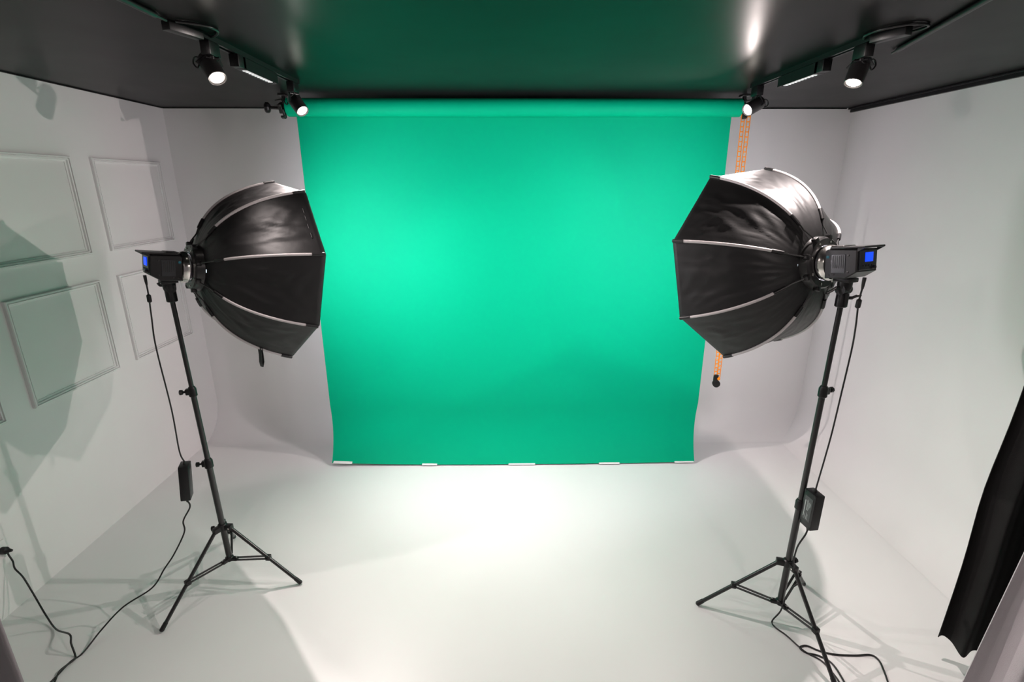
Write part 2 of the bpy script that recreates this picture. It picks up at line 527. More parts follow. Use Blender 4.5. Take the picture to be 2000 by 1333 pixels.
stand(-1.366, 2.09, 1.455, [(-1.023, 2.064), (-1.532, 1.788), (-1.53, 2.415)], [1.028, 0.67], 0.322, 0.142, (-1.392, 2.09),
      'black tripod light stand in front of the panelled wall', (-0.93, -0.3, 0))
stand(1.220, 1.80, 1.490, [(0.897, 1.904), (1.290, 1.478), (1.47, 2.02)], [1.132, 0.625], 0.328, 0.121, (1.233, 1.80),
      'black tripod light stand beside the orange chain and smooth white wall', (0.9, 0.35, 0))

# ------------------------------------------------------------------ LED heads
def axes(a):
    a = V(a).normalized()
    u = a.cross(V((0, 0, 1))).normalized()
    return a, u, u.cross(a)

def head(P, a, pole_top, near, label):
    P = V(P)
    a, u, wv = axes(a)
    M = rot3(u, a, wv)
    t = thing('studio_light', pole_top, label, 'studio light', 'black LED studio light heads')
    def q(x, y, z):
        return P + u * x + a * y + wv * z
    # body with slanted lower rear edge
    hw, hh = 0.054, 0.052
    sec = [(-0.066, -0.030), (-0.030, -0.052), (0.046, -0.052), (0.046, 0.044), (0.038, 0.052), (-0.066, 0.048)]
    body = MB()
    r0 = [q(-hw + 0.006, y * 0.98, z * 0.96) for y, z in sec]
    r1 = [q(-hw, y, z) for y, z in sec]
    r2 = [q(hw, y, z) for y, z in sec]
    r3 = [q(hw - 0.006, y * 0.98, z * 0.96) for y, z in sec]
    r0 = [q(-hw - 0.004, y * 0.95 - 0.0005, z * 0.93) for y, z in sec]
    r3 = [q(hw + 0.004, y * 0.95 - 0.0005, z * 0.93) for y, z in sec]
    body.rings([r0, r1, r2, r3])
    bo = body.build('body', BPLAST, t, smooth=20)
    # raised top hump
    MB().box(q(0, 0.018, 0.056), (0.070, 0.050, 0.014), M=M, bev=0.005).build('top_cover', BPLAST, bo)
    # recessed vents and side plates on both flanks
    for sg in (-1, 1):
        MB().box(q(sg * (hw + 0.0045), -0.004, 0.0), (0.003, 0.050, 0.066), M=M, bev=0.001).build('side_plate', PANEL, bo)
        for k in range(6):
            MB().box(q(sg * (hw + 0.0062), -0.022 + k * 0.0072, 0.006), (0.0012, 0.0026, 0.044), M=M).build('vent_slot', RUBBER, bo)
        for (yy, zz) in ((-0.038, 0.028), (-0.038, -0.030), (0.030, -0.040), (0.012, -0.038)):
            MB().lathe(q(sg * (hw + 0.003), yy, zz), u * sg, [(0, 0.0032), (0.0025, 0.0032), (0.0032, 0.0015)], 8).build('screw', BMETAL, bo)
        MB().lathe(q(sg * (hw + 0.003), 0.035, 0.024), u * sg, [(0, 0.0055), (0.0020, 0.0055), (0.0028, 0.003)], 12).build('badge', TEAL, bo)
    # rear control panel
    pan = MB().box(q(0, -0.0675, 0.010), (0.094, 0.004, 0.068), M=M, bev=0.001).build('control_panel', PANEL, t)
    MB().box(q(0.004, -0.0702, 0.020), (0.042, 0.0018, 0.032), M=M).build('display', DISPLAY, pan)
    for k in range(4):
        MB().box(q(-0.022 + k * 0.016, -0.0702, -0.009), (0.009, 0.003, 0.006), M=M, bev=0.0008).build('button', BPLAST, pan)
    MB().lathe(q(0.030, -0.0695, -0.017), -a, [(0, 0.007), (0.008, 0.0065), (0.009, 0.004)], 12).build('dial', BPLAST, pan)
    # sun visor plate over the display
    v = MB()
    v.box(q(0, -0.030, 0.0555), (0.112, 0.122, 0.007), M=M, bev=0.0015)
    for sg in (-1, 1):
        v.add([q(sg * 0.056, -0.066, 0.052), q(sg * 0.056, -0.088, 0.052), q(sg * 0.056, -0.066, 0.040),
               q(sg * 0.052, -0.066, 0.052), q(sg * 0.052, -0.088, 0.052), q(sg * 0.052, -0.066, 0.040)],
              [(0, 1, 2), (5, 4, 3), (0, 3, 4, 1), (1, 4, 5, 2), (2, 5, 3, 0)])
    v.build('visor', BPLAST, t)
    # steel bayonet collar
    MB().lathe(q(0, 0.044, 0), a, [(0, 0.050), (0.004, 0.062), (0.014, 0.066), (0.026, 0.066), (0.030, 0.060), (0.038, 0.058)], 36).build('bayonet_collar', CHROME, t)
    # tilt bracket standing on the pole
    pt = V(pole_top)
    bz = P.z - 0.052
    br = MB()
    br.box((pt.x, pt.y, bz - 0.008), (0.060, 0.056, 0.016), M=Matrix.Rotation(math.atan2(a.y, a.x), 3, 'Z'), bev=0.003)
    br.lathe((pt.x, pt.y, bz - 0.048), (0, 0, 1), [(0, 0.021), (0.010, 0.024), (0.030, 0.025), (0.042, 0.022)], 16)
    br.lathe((pt.x, pt.y, pt.z - 0.022), (0, 0, 1), [(0, 0.018), (0.003, 0.021), (0.048, 0.021), (0.054, 0.017)], 16)
    zj = (pt.z + 0.034 + bz - 0.036) / 2
    br.cyl((pt.x - u.x * 0.022, pt.y - u.y * 0.022, zj), (pt.x + u.x * 0.022, pt.y + u.y * 0.022, zj), 0.019, n=18)
    bk = br.build('tilt_bracket', BPLAST, t)
    levers = ((-1, zj + 0.006, V((-0.35, 0, -0.55))), (1, pt.z + 0.012, V((0.6, 0, 0.30))))
    if near > 0:
        levers = ((-1, zj + 0.012, V((-0.3, 0, 0.3))),)
    for (sx, zz, dr) in levers:
        p = V((pt.x, pt.y, zz)) + V((sx * 0.020, -0.004, 0))
        k = MB()
        k.cyl(p, p + V((sx * 0.014, 0, 0)), 0.006)
        pp = p + V((sx * 0.014, 0, 0))
        e = V((sx * (0.030 if near < 0 else 0.008), 0, dr.z * 0.035))
        k.tube([pp - e * 0.1, pp + e * 0.4 + V((0, 0, 0.002 * sx)), pp + e], 0.0052)
        k.build('clamp_lever', BPLAST, bk)
    return q

PL, AL = (-1.39, 2.09, 1.58), (0.689, 0.711, -0.143)
PR, AR = (1.228, 1.80, 1.63), (-0.407, 0.903, -0.139)
qL = head(PL, AL, (-1.392, 2.09, 1.455), 1, 'black LED studio light head on the stand in front of the panelled wall')
qR = head(PR, AR, (1.233, 1.80, 1.490), -1, 'black LED studio light head with blue display on the stand beside the smooth wall')

# ------------------------------------------------------------------ softboxes
def softbox(P, a, L, roll, rad, label, seed, strap_at=None, tabs=None, flip=1):
    P = V(P)
    a, u, wv = axes(a)
    sb = thing('softbox', P + a * 0.09 - V((0, 0, 0.0)), label, 'softbox', 'black octagonal softboxes')
    t0 = 0.112                       # where the fabric starts along the axis
    D = L - t0
    def prof(s):                      # quadratic Bezier: distance along axis, radius
        b0, b1, b2 = (0.002, 0.098), (0.050, 0.330), (D, rad)
        h = (1 - s) ** 2 * b0[0] + 2 * s * (1 - s) * b1[0] + s * s * b2[0]
        r = (1 - s) ** 2 * b0[1] + 2 * s * (1 - s) * b1[1] + s * s * b2[1]
        return h, r
    def pt(h, r, ang):
        return P + a * (t0 + h) + (u * math.cos(ang) + wv * math.sin(ang)) * r
    NS, NU = 44, 28
    for k in range(8):
        A0 = roll + k * PI / 4
        A1 = roll + (k + 1) * PI / 4
        outer = []
        for i in range(NS + 1):
            s = i / NS
            h, r = prof(s)
            p0, p1 = pt(h, r, A0), pt(h, r, A1)
            am = (A0 + A1) / 2
            rad_dir = u * math.cos(am) + wv * math.sin(am)
            nrm = (rad_dir * 0.85 - a * 0.5).normalized()
            row = []
            for j in range(NU + 1):
                f = j / NU
                p = p0.lerp(p1, f)
                e = math.sin(PI * f)
                p = p - rad_dir * (0.006 * e * s ** 1.5 * (1 - s ** 6)) 
                # creases fanning out from the rim corners and a gathered hem
                wgt = e * (0.25 + 0.75 * s) * (1.0 if s < 0.85 else 1.0 - 0.9 * (s - 0.85) / 0.15)
                n1 = noise.noise(V((f * 3.0 + seed, s * 2.2 + k * 3.1, seed * 1.7)))
                n2 = noise.noise(V((f * 9.0 + s * 4, s * 3.5 + k * 5.3, seed)))
                n3 = noise.noise(V((f * 26.0, s * 5.0 + k * 1.9, seed + 4.0))) * max(0.0, (s - 0.80) / 0.2)
                # tension creases fanning out of the two rim corners
                cr = 0.0
                for ff in (f, 1 - f):
                    th = math.atan2(ff * 0.30, (1.02 - s) * 0.42)
                    dd = math.hypot(ff * 0.30, (1.0 - s) * 0.42)
                    cr += math.sin(th * 19 + 2.5 * n1 + k + seed) * math.exp(-dd / 0.16) * min(1.0, dd / 0.05)
                n4 = 1 - abs(noise.noise(V((f * 4.0 + 1.7 * n1 + k * 2.2, s * 2.6 + f * 2.0 + seed, 2.0 + k))))
                p = p + nrm * (wgt * (0.006 * n1 + 0.0024 * n2 + 0.003 * n3 + 0.0022 * cr + 0.0045 * max(0.0, n4 - 0.75) / 0.25))
                row.append(p)
            outer.append(row)
        # hem turned in at the front rim
        row = []
        h, r = prof(1.0)
        for j in range(NU + 1):
            p = outer[-1][j]
            c = P + a * (t0 + D)
            row.append(p + (c - p).normalized() * 0.006 + a * 0.010)
        outer.append(row)
        inner = []
        for row in outer:
            r2 = []
            for p in row:
                c = P + a * max(t0, (p - P).dot(a))
                r2.append(p + (c - p).normalized() * 0.003)
            inner.append(r2)
        m = MB()
        nn = NU + 1
        def grid(g, mi, rev):
            vs2 = [p for r2 in g for p in r2]
            fs2 = []
            for i in range(len(g) - 1):
                for j in range(NU):
                    f4 = (i * nn + j, i * nn + j + 1, (i + 1) * nn + j + 1, (i + 1) * nn + j)
                    fs2.append(tuple(reversed(f4)) if rev else f4)
            return vs2, fs2
        v1, f1 = grid(outer, 0, False)
        m.add(v1, f1, 0)
        b = len(m.v)
        v2, f2 = grid(inner, 1, True)
        m.add(v2, f2, 1)
        # close the edges
        nr = len(outer)
        eds = [(i * nn, (i + 1) * nn) for i in range(nr - 1)] + [(i * nn + NU, (i + 1) * nn + NU) for i in range(nr - 1)]
        eds += [((nr - 1) * nn + j, (nr - 1) * nn + j + 1) for j in range(NU)] + [(j, j + 1) for j in range(NU)]
        for (e0, e1) in eds:
            m.f.append((e0, e1, b + e1, b + e0))
            m.m.append(0)
        m.build('fabric_panel', [FABRIC, SILVER], sb, smooth=60)
        # rib in its sleeve along A0
        def ribline(s0, s1, n, lift):
            out = []
            for i in range(n + 1):
                s = s0 + (s1 - s0) * i / n
                h, r = prof(s)
                h2, r2 = prof(min(1, s + 0.01))
                h1, r1 = prof(max(0, s - 0.01))
                tx, ty = h2 - h1, r2 - r1
                l = math.hypot(tx, ty) or 1
                out.append(pt(h - ty / l * lift, r + tx / l * lift, A0))
            return out
        rb = MB().tube(ribline(0.255, 0.925, 18, 0.002), 0.0058, n=8).build('rib', SLEEVE, sb, smooth=50)
        MB().tube(ribline(0.92, 1.0, 4, 0.002), 0.0078, n=8).build('rib_pocket', FABRIC, rb, smooth=50)
        MB().tube(ribline(0.16, 0.26, 4, 0.002), 0.0075, n=8).build('rib_collar', BPLAST, rb, smooth=50)
        MB().tube([pt(-0.022, 0.088, A0), pt(-0.012, 0.112, A0)] + ribline(0.10, 0.17, 3, 0.003), 0.0028, n=6).build('rib_rod', BMETAL, rb, smooth=50)
    # speed ring: black annulus with lugs and screws
    rg = MB()
    x, y, z = u, wv, a
    c0 = P + a * 0.082
    n = 48
    rs = []
    for (t, r) in ((0.0, 0.066), (0.0, 0.090), (0.006, 0.096), (0.034, 0.100), (0.040, 0.096), (0.040, 0.072), (0.0, 0.066)):
        rs.append([c0 + a * t + (u * math.cos(2 * PI * i / n) + wv * math.sin(2 * PI * i / n)) * r for i in range(n)])
    rg.rings(rs, cap0=False, cap1=False)
    ring = rg.build('speed_ring', BMETAL, sb, smooth=30)
    for k in range(8):
        A0 = roll + k * PI / 4
        d = u * math.cos(A0) + wv * math.sin(A0)
        sd = a.cross(d)
        MB().box(c0 + a * 0.010 + d * 0.098, (0.020, 0.018, 0.020), M=rot3(sd, d, a), bev=0.003).build('rib_socket', BPLAST, ring)
        MB().lathe(c0 + d * 0.080 - a * 0.0, -a, [(0, 0.0048), (0.003, 0.0048), (0.004, 0.003)], 8).build('screw', CHROME, ring)
    # LED chip recessed behind its frosted cap
    MB().lathe(c0 + a * 0.006, a, [(0, 0.060), (0.012, 0.060), (0.013, 0.040), (0.0131, 0.0385)], 32).build('chip_housing', BPLAST, ring)
    MB().lathe(c0 + a * 0.0196, a, [(0, 0.038), (0.006, 0.034), (0.009, 0.022), (0.010, 0.004)], 24).build('led_chip', BULB, ring)
    # inner diffuser cloth that glows
    df = MB()
    rr = []
    for rad_k in (0.004, 0.10, 0.19, 0.280):
        rr.append([P + a * (L - 0.19 + 0.012 * (1 - (rad_k / 0.28) ** 2)) + (u * math.cos(roll + i * PI / 4) + wv * math.sin(roll + i * PI / 4)) * rad_k for i in range(8)])
    df.rings(rr, cap0=True, cap1=False)
    df.build('inner_diffuser', COB, sb, smooth=60)
    bk = MB()  # added unseen disc that blocks the glow from the diffuser's rear side
    bk.lathe(P + a * (L - 0.202), a, [(0, 0.004), (0.002, 0.26), (0.004, 0.26)], 8, hint=wv, cap1=False)
    bk.build('diffuser_light_block', SILVER, sb, smooth=0)
    # small glowing box stands in for lamp light leaking out beside the ring
    sgn = 1 if P.x < 0 else -1
    MB().box(P + a * 0.1195 + u * (0.1035 * sgn) - wv * 0.004, (0.004, 0.006, 0.014), M=rot3(u, a, wv), bev=0.001).build('light_leak_glow', GLOW, ring)
    if strap_at:
        k, s = strap_at
        h, r = prof(s)
        p = pt(h, r + 0.004, roll + k * PI / 4)
        st = MB()
        pts = [p + V((0, 0, 0.010)), p + V((0.001, -0.003, -0.030)), p + V((-0.002, -0.004, -0.065)), p + V((0.0, -0.002, -0.088))]
        pts2 = [p + V((0.004, 0.006, 0.008)), p + V((0.006, 0.004, -0.030)), p + V((0.005, 0.003, -0.065)), p + V((0.0, -0.002, -0.088))]
        side = V((0.85, -0.5, 0)).normalized() * 0.010
        for pl in (pts, pts2):
            vv = []
            for e in pl:
                vv += [e - side, e + side, e + side + V((0.001, 0.002, 0)), e - side + V((0.001, 0.002, 0))]
            st.rings([vv[i * 4:i * 4 + 4] for i in range(len(pl))])
        st.build('hanging_strap', FABRIC, sb, smooth=0)
    if tabs:
        k, fr = tabs
        A0, A1 = roll + k * PI / 4, roll + (k + 1) * PI / 4
        for f in fr:
            h, r = prof(0.965)
            p = pt(h, r, A0).lerp(pt(h, r, A1), f)
            d = u * math.cos((A0 + A1) / 2) + wv * math.sin((A0 + A1) / 2)
            sd = (pt(h, r, A1) - pt(h, r, A0)).normalized()
            MB().box(p - d * (0.006 * math.sin(PI * f) - 0.003), (0.026, 0.016, 0.003), M=rot3(sd, sd.cross(d), d), bev=0.001).build('velcro_tab', FABRIC, sb)
    return sb

softbox(PL, AL, 0.476, 1.833, 0.418, 'black octagonal softbox with hanging strap in front of the panelled wall', 1.3,
        strap_at=(4, 0.74), tabs=(6, (0.30, 0.45, 0.58, 0.70)))
softbox(PR, AR, 0.446, 1.290, 0.415, 'black octagonal softbox hiding part of the orange chain', 7.9)

# ------------------------------------------------------------------ power adapters and cords
def cord(name, pts, r, parent, m=RUBBER, sub=8):
    return MB().tube(spline(pts, sub), r, n=8).build(name, m, parent, smooth=60)

def adapter(c, size, yaw, tilt, label, printed, plug, drop, tail):
    """plug: world point of the socket in the light head"""
    c = V(c)
    t = thing('power_adapter', c - V((0, 0, size[2] / 2)), label, 'power adapter', 'black power adapters hanging by their cords')
    M = Matrix.Rotation(yaw, 3, 'Z') @ Matrix.Rotation(tilt, 3, 'Y')
    b = MB().box(c, size, M=M, bev=0.0035).build('brick_body', BPLAST, t)
    MB().box(c, (size[0] + 0.0008, size[1] + 0.0008, size[2] * 0.985), M=M, bev=0.003).build('seam_shell', BPLAST, t) if False else None
    fr = -1
    if printed:
        MB().box(c + M @ V((0, -size[1] / 2 - 0.0003, 0.004)), (size[0] * 0.66, 0.0012, size[2] * 0.66), M=M).build('label', LABEL, b)
        zz = [0.30, 0.22, 0.14, 0.06, -0.02, -0.10, -0.20, -0.27]
        lines = [(-0.22, 0.10, 0.26, 0.05), (-0.22, -0.13, 0.20, 0.045), (-0.06, 0.12, 0.30, 0.02), (0.0, 0.12, 0.28, 0.02), (0.07, 0.10, 0.24, 0.02),
                 (0.14, 0.14, 0.20, 0.02), (0.20, 0.16, 0.10, 0.03), (-0.12, -0.20, 0.14, 0.02), (0.02, -0.18, 0.20, 0.02), (0.10, -0.20, 0.16, 0.02)]
        for (lx, lz, ln, wd) in lines:
            MB().box(c + M @ V((lx * size[0], -size[1] / 2 - 0.0011, lz * size[2])), (wd * size[0], 0.0008, ln * size[2]), M=M).build('print_line', PRINT, b)
        for (sx, sz) in ((-1, 1), (1, 1), (-1, -1), (1, -1)):
            p = c + M @ V((sx * size[0] * 0.40, -size[1] / 2, sz * size[2] * 0.45))
            MB().lathe(p + (M @ V((0, 1, 0))) * 0.001, M @ V((0, -1, 0)), [(0, 0.0045), (0.0022, 0.0045), (0.0016, 0.0025)], 10).build('screw_cap', BPLAST, b)
    top = c + M @ V((0, 0, size[2] / 2))
    bot = c + M @ V((0, 0, -size[2] / 2))
    ax = M @ V((0, 0, 1))
    MB().lathe(top - ax * 0.002, ax, [(0, 0.006), (0.010, 0.0055), (0.018, 0.0038)], 10).build('strain_relief', RUBBER, b)
    MB().lathe(bot + ax * 0.002, -ax, [(0, 0.007), (0.014, 0.006), (0.024, 0.0042)], 10).build('strain_relief', RUBBER, b)
    plug = V(plug)
    up_c = cord('low_voltage_cord', [top + ax * 0.012] + [V(p) for p in drop] + [plug - V((0, 0, 0.022))], 0.0030, t)
    # plug and ferrite bead
    pl = MB()
    pl.lathe(plug - V((0, 0, 0.034)), (0, 0, 1), [(0, 0.0038), (0.012, 0.0052), (0.030, 0.0062), (0.040, 0.0062)], 10)
    pl.build('plug', RUBBER, t)
    fe = V(drop[-1])
    nx = plug - V((0, 0, 0.02)) - fe
    dn = nx.normalized()
    MB().lathe(fe - dn * 0.020, dn, [(0, 0.0045), (0.004, 0.0085), (0.030, 0.0085), (0.034, 0.0045)], 12).build('ferrite_bead', BPLAST, t)
    cord('mains_cord', [bot - ax * 0.015] + [V(p) for p in tail], 0.0034, t)
    return t

CAMP = V((0, 0, CAM_Z))
FPX = 988.23
def pix(x, y, Y):                 # point of the photograph's line of sight at depth Y
    d = fw + R_ * ((x - 1000) / FPX) - U_ * ((y - 666.5) / FPX)
    return CAMP + d * (Y / d.y)
def pixz(x, y, z):
    d = fw + R_ * ((x - 1000) / FPX) - U_ * ((y - 666.5) / FPX)
    return CAMP + d * ((z - CAM_Z) / d.z)

plugL = qL(-0.030, -0.074, -0.026)
plugL = pix(283, 541, plugL.y)
lt = [pix(371, 991, 2.00), pix(358, 1018, 1.99), pix(360, 1040, 1.975), pix(340, 1083, 1.95), pix(321, 1112, 1.92), pix(297, 1149, 1.88),
      pix(241, 1186, 1.83), pix(199, 1230, 1.775), pixz(162, 1276, 0.004), pixz(137, 1294, 0.004), pixz(99, 1333, 0.004), pixz(60, 1362, 0.004)]
adapter((-1.434, 2.0, 0.633), (0.040, 0.062, 0.168), 0.35, 0.10, 'black power adapter hanging beside the stand at the panelled wall', False, plugL,
        [pix(350, 880, 2.0), pix(335, 800, 2.0), pix(305, 680, 2.0), pix(296, 620, plugL.y), pix(291, 582, plugL.y)], lt)
plugR = pix(1688, 546, 1.70)
rtl = [pix(1573, 1045, 1.745), pix(1557, 1070, 1.75), pix(1550, 1100, 1.755), pix(1554, 1118, 1.755), pix(1561, 1137, 1.75), pix(1546, 1150, 1.75),
       pix(1533, 1172, 1.765), pix(1524, 1195, 1.78), pixz(1508, 1214, 0.004), pixz(1514, 1226, 0.004), pixz(1536, 1242, 0.004), pixz(1570, 1272, 0.004),
       pixz(1605, 1292, 0.004), pixz(1630, 1320, 0.004), pixz(1650, 1350, 0.004)]
adapter((1.244, 1.752, 0.634), (0.066, 0.040, 0.160), -1.45, 0.0, 'black power adapter with printed label hanging against the stand beside the smooth wall', True, plugR,
        [pix(1612, 892, 1.75), pix(1625, 845, 1.75), pix(1643, 770, 1.75), pix(1663, 685, 1.74), pix(1671, 640, 1.72), pix(1677, 592, 1.71)], rtl)
tag(cord('extension_cord', [pixz(q[0], q[1], 0.004) for q in ((1660, 1352), (1628, 1300), (1600, 1282), (1575, 1276), (1562, 1266), (1575, 1262), (1600, 1272),
         (1630, 1279), (1670, 1281), (1700, 1280), (1716, 1290), (1727, 1312), (1738, 1345))], 0.0036, None),
    'black extension cord looped on the floor by the tripod at the smooth wall', 'cord')
# cord that comes out of the wall outlet on the left wall
wc = thing('outlet_cord', (-2.29, 1.95, 0.28), 'black cord dangling from a plug on the panelled wall to the floor', 'cord')
p0 = V((-2.262, 1.948, 0.308))
MB().box((XL + 0.004, 1.93, 0.315), (0.008, 0.085, 0.085), bev=0.002).build('outlet_plate', WALL, wc)
MB().lathe((XL + 0.004, 1.948, 0.312), (1, 0.15, -0.1), [(0, 0.017), (0.022, 0.017), (0.030, 0.010), (0.044, 0.0055)], 12).build('plug', RUBBER, wc)
cord('cord_line', [p0, pix(16, 1083, 1.955), pix(25, 1097, 1.95), pix(29, 1111, 1.945), pix(45, 1128, 1.93), pix(63, 1157, 1.91), pix(90, 1203, 1.86),
                   pix(110, 1230, 1.80), pix(136, 1240, 1.725), pix(139, 1258, 1.70), pixz(147, 1281, 0.006), pixz(145, 1289, 0.005), pixz(120, 1308, 0.010),
                   pixz(112, 1320, 0.005), pixz(106, 1335, 0.005), pixz(98, 1360, 0.005)], 0.0036, wc)

# ------------------------------------------------------------------ ceiling tracks and lamps
def track(x, y0, y1, feed, label, loop):
    t = thing('track_rail', (x, (y0 + y1) / 2, H), label, 'track rail', 'black ceiling track rails')
    sec = [(-0.017, 0.0), (-0.017, -0.019), (-0.007, -0.019), (-0.007, -0.012), (0.007, -0.012), (0.007, -0.019), (0.017, -0.019), (0.017, 0.0)]
    MB().rings([[V((x + a, yy, H + b)) for a, b in sec] for yy in (y0, y1)]).build('rail', RAIL, t, smooth=0)
    MB().box((x, y1 + 0.006, H - 0.0105), (0.036, 0.014, 0.021), bev=0.002).build('end_cap', RAIL, t)
    e = V((feed[0] - x, feed[1] - y0, 0))
    ang = math.atan2(e.y, e.x)
    MB().box(V((x, y0, H - 0.014)) + e / 2, (e.length + 0.02, 0.034, 0.028), M=Matrix.Rotation(ang, 3, 'Z'), bev=0.002).build('power_feed', RAIL, t)
    cord('feed_cable', loop, 0.0045, t, RAIL)
    return t

HZ = H - 0.006
track(-1.040, 1.96, 2.80, (-1.075, 1.86), 'black ceiling track rail with two spotlights on the panelled wall side',
      [(-1.040, 1.842, HZ), (-1.00, 1.865, HZ), (-0.965, 1.90, HZ), (-0.965, 1.95, HZ), (-1.0, 2.0, HZ), (-1.03, 2.02, HZ)])
track(1.300, 1.985, 2.885, (1.335, 1.89), 'black ceiling track rail with two spotlights on the smooth wall side',
      [(1.28, 2.02, HZ), (1.255, 1.97, HZ), (1.265, 1.90, HZ), (1.31, 1.85, HZ), (1.36, 1.845, HZ), (1.39, 1.87, HZ), (1.385, 1.92, HZ), (1.35, 1.96, HZ), (1.31, 1.99, HZ)])
def rod(name, a, b, r, label):
    m = MB()
    a, b = V(a), V(b)
    m.cyl(a, b, r)
    m.cyl(a + (a - b).normalized() * 0.05, a, r * 0.5)
    return tag(m.build(name, RAIL), label, 'cable conduit')
rod('cable_conduit', (-1.056, 1.77, H - 0.009), (-1.062, 0.9, H - 0.009), 0.009, 'black cable conduit on the ceiling running up to the panelled side track')
rod('cable_conduit', (1.508, 2.16, H - 0.009), (1.17, 1.00, H - 0.009), 0.009, 'thin black rod lying slanted on the ceiling near the smooth wall')

def spot(x, y, body, d, label, power=1.0, cone=125, group='black track spotlights'):
    """x, y of the track adapter; body = centre of the lamp can; d = beam direction"""
    t = thing('track_spotlight', (x, y, H - 0.019), label, 'spotlight', group)
    body, d = V(body), V(d).normalized()
    MB().box((x, y, H - 0.042), (0.034, 0.070, 0.046), bev=0.003).build('track_adapter', RAIL, t)
    # yoke: swivel, two arms
    horiz = V((0, 0, 1)).cross(d).normalized()
    top = V((x, y, H - 0.065))
    yk = MB()
    yk.cyl(top, top - V((0, 0, 0.008)), 0.010)
    piv = body - d * 0.022
    for sg in (-1, 1):
        a0 = top + horiz * (0.020 * sg) - V((0, 0, 0.004))
        a1 = piv + horiz * (0.036 * sg)
        e = a1 - a0
        xx, yy, zz = frame(e, horiz)
        yk.box((a0 + a1) / 2, (0.016, 0.004, e.length + 0.014), M=rot3(yy.cross(zz).cross(zz) if False else yy, xx, zz))
    yk.box(top - V((0, 0, 0.006)), (0.046, 0.016, 0.004), M=rot3(horiz, V((0, 0, 1)).cross(horiz), (0, 0, 1)))
    yk.build('yoke', RAIL, t)
    can = MB()
    can.lathe(body - d * 0.058, d, [(0, 0.010), (0.001, 0.020), (0.010, 0.030), (0.014, 0.032), (0.104, 0.032), (0.106, 0.0305), (0.1045, 0.029), (0.092, 0.028)], 28, cap1=True)
    can.build('lamp_can', SPOTBODY, t, smooth=30)
    MB().lathe(body + d * 0.037, d, [(0, 0.0285), (0.004, 0.0285), (0.005, 0.024)], 24).build('lens_ring', BULB, t)
    MB().lathe(body + d * 0.0421, d, [(0, 0.0235), (0.003, 0.021), (0.0045, 0.012), (0.005, 0.003)], 24).build('lamp_lens', LENS, t)
    ld = bpy.data.lights.new('spot_lamp', 'SPOT')
    ld.energy = SPOT_POWER * power
    ld.color = (1.0, 0.87, 0.84)
    ld.spot_size = math.radians(cone)
    ld.spot_blend = 1.0
    ld.shadow_soft_size = 0.012
    lo = bpy.data.objects.new('spot_lamp', ld)
    COL.objects.link(lo)
    lo.rotation_euler = d.to_track_quat('-Z', 'Y').to_euler()
    place(lo, body + d * 0.056, t)
    # little loop of cable beside the yoke
    s = -horiz if x < 0 else horiz
    s = V((-1, 0, 0)) if x < 0 else V((1, 0, 0))
    pts = [top + V((0, 0.004, 0)), top + s * 0.012 - V((0, 0, 0.014)), piv + s * 0.046 + V((0, 0, 0.022)), piv + s * 0.058 + V((0, 0, 0.002)),
           piv + s * 0.044 - V((0, 0, 0.012)), piv + s * 0.020 - d * 0.030]
    cord('lamp_cable', pts, 0.0030, t, RAIL)
    return t

spot(-1.040, 2.03, (-1.046, 2.035, 2.298), (0.50, -0.40, -0.77), 'dark track spotlight on the panelled side rail, nearer to the cable feed', power=0.6)
spot(-1.040, 2.760, (-1.045, 2.815, 2.288), (0.58, -0.40, -0.71), 'dark track spotlight at the end of the panelled side rail beside the green roll', power=2.3)
spot(1.300, 2.04, (1.308, 2.065, 2.298), (-0.36, -0.24, -0.90), 'dark track spotlight on the smooth wall side rail, nearer to the cable feed', power=1.55, cone=150)
spot(1.300, 2.845, (1.285, 2.83, 2.285), (-0.80, -0.31, -0.42), 'dark track spotlight at the end of the smooth wall side rail above the orange chain', power=1.4, cone=119)
# the second pair of tracks, over the camera: their lamps throw the shadows of the light heads onto the side walls
track(-1.040, 0.10, 0.62, (-1.040, 0.02), 'black ceiling track rail over the entrance on the panelled wall side',
      [(-1.05, 0.03, HZ), (-1.06, -0.10, HZ), (-1.06, -0.30, HZ), (-1.06, -0.60, HZ)])
track(1.300, 0.10, 0.62, (1.300, 0.02), 'black ceiling track rail over the entrance on the smooth wall side',
      [(1.31, 0.03, HZ), (1.32, -0.10, HZ), (1.32, -0.30, HZ), (1.32, -0.60, HZ)])
spot(-1.040, 0.25, (-1.035, 0.27, 2.290), (0.42, 0.80, -0.50), 'dark track spotlight over the entrance on the panelled wall side', power=0.35, cone=110)
spot(1.300, 0.25, (1.295, 0.27, 2.290), (-0.38, 0.80, -0.50), 'dark track spotlight over the entrance on the smooth wall side', power=0.35, cone=110)

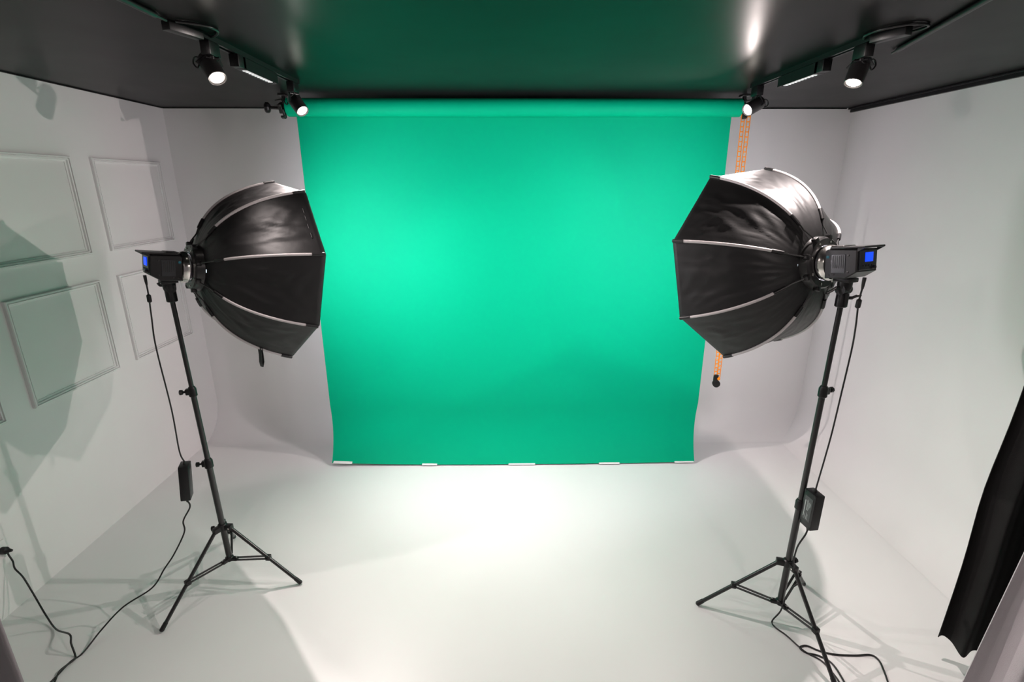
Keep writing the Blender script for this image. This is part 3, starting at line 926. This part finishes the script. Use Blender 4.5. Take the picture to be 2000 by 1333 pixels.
def linear(x, y0, y1, label):
    t = thing('linear_track_light', (x, (y0 + y1) / 2, H - 0.019), label, 'linear light', 'black linear lamps on the tracks')
    MB().box((x, y0 - 0.012, H - 0.041), (0.036, 0.060, 0.044), bev=0.002).build('track_adapter', RAIL, t)
    hs = MB()
    z0, z1 = H - 0.021, H - 0.064
    hs.box((x - 0.0165, (y0 + y1) / 2, (z0 + z1) / 2), (0.003, y1 - y0, z0 - z1))
    hs.box((x + 0.0165, (y0 + y1) / 2, (z0 + z1) / 2), (0.003, y1 - y0, z0 - z1))
    hs.box((x, (y0 + y1) / 2, z0 - 0.010), (0.034, y1 - y0, 0.020))
    hs.box((x, y0 + 0.012, (z0 + z1) / 2), (0.034, 0.024, z0 - z1))
    hs.box((x, y1 - 0.012, (z0 + z1) / 2), (0.034, 0.024, z0 - z1))
    hs.build('housing', RAIL, t, smooth=0)
    n = 10
    for i in range(n):
        yy = y0 + 0.030 + (y1 - y0 - 0.060) * (i + 0.5) / n
        MB().lathe((x, yy, z1 + 0.0225), (0, 0, -1), [(0, 0.004), (0.006, 0.007), (0.022, 0.0108)], 14, cap0=True, cap1=False).build('reflector_cup', CUP, t, smooth=50)
    return t
linear(-1.040, 2.235, 2.545, 'black linear lamp with ten reflector cups on the panelled side rail')
linear(1.300, 2.295, 2.605, 'black linear lamp with ten reflector cups on the smooth wall side rail')

# ------------------------------------------------------------------ curtains
def curtain(name, bottom, top, zb, zt, folds, amp, m, label, hem_wave=0.0, sweep=None, phase=0.0, thick=0.004):
    """bottom/top: xy polylines; folds along the width"""
    NU, NV = 90, 26
    def along(pl, u):
        pl = [V((p[0], p[1], 0)) for p in pl]
        ls = [(pl[i + 1] - pl[i]).length for i in range(len(pl) - 1)]
        s = u * sum(ls)
        for i, l in enumerate(ls):
            if s <= l or i == len(ls) - 1:
                d = (pl[i + 1] - pl[i]).normalized()
                return pl[i] + d * s, V((-d.y, d.x, 0))
            s -= l
    vs2 = []
    for j in range(NV + 1):
        v = j / NV
        for i in range(NU + 1):
            u = i / NU
            b, nb = along(bottom, u)
            t, n_t = along(top, u)
            p = b.lerp(t, v)
            nrm = nb.lerp(n_t, v).normalized()
            f = math.sin(2 * PI * folds * u + phase + 0.5 * math.sin(2.1 * v + 5 * u))
            f = f * (0.75 + 0.25 * math.sin(5.3 * u + 1.0)) + 0.25 * math.sin(2 * PI * folds * 2.3 * u + 1.1)
            p = p + nrm * (amp * f * (1 - 0.35 * v))
            z = zb + (zt - zb) * v + (hem_wave * math.sin(2 * PI * folds * u + 0.6) * (1 - v) if hem_wave else 0)
            if sweep:
                p = p + sweep(u, v)
            vs2.append((p.x, p.y, z))
    W = NU + 1
    fs2 = [(j * W + i, j * W + i + 1, (j + 1) * W + i + 1, (j + 1) * W + i) for j in range(NV) for i in range(NU)]
    o = len(vs2)
    vs3 = [(p[0] + 0.0015, p[1] + thick, p[2]) for p in vs2]
    fs3 = [tuple(o + k for k in reversed(f)) for f in fs2]
    rim = [(i, i + 1) for i in range(NU)] + [(NV * W + i, NV * W + i + 1) for i in range(NU)]
    rim += [(j * W, (j + 1) * W) for j in range(NV)] + [(j * W + NU, (j + 1) * W + NU) for j in range(NV)]
    fr = [(a, b, o + b, o + a) for a, b in rim]
    return tag(MB().add(vs2 + vs3, fs2 + fs3 + fr).build(name, m, None, smooth=70), label, 'curtain')

curtain('black_curtain', [(1.785, 1.615), (1.90, 1.53), (2.12, 1.50)], [(1.90, 1.66), (2.06, 1.60), (2.24, 1.56)], 0.095, 2.375, 3.2, 0.030, BCLOTH,
        'black cloth curtain hanging short of the floor behind the pale curtain', hem_wave=0.010,
        sweep=lambda u, v: V((0.03 * math.exp(-((v - 0.30) / 0.10) ** 2) * -0.6 * (1 - u), 0, 0)))
curtain('pale_curtain', [(1.665, 1.385), (1.86, 1.28), (2.28, 1.10)], [(1.97, 1.42), (2.12, 1.34), (2.33, 1.20)], 0.012, 2.375, 4.0, 0.035, WCLOTH,
        'pale grey curtain with soft folds in front of the black cloth curtain')
curtain('grey_curtain', [(-1.712, 1.40), (-1.90, 1.33), (-2.26, 1.24)], [(-1.722, 1.40), (-1.90, 1.34), (-2.26, 1.26)], 0.012, 2.375, 4.0, 0.030, GCLOTH,
        'mauve grey curtain at the edge of the panelled wall', phase=1.2)
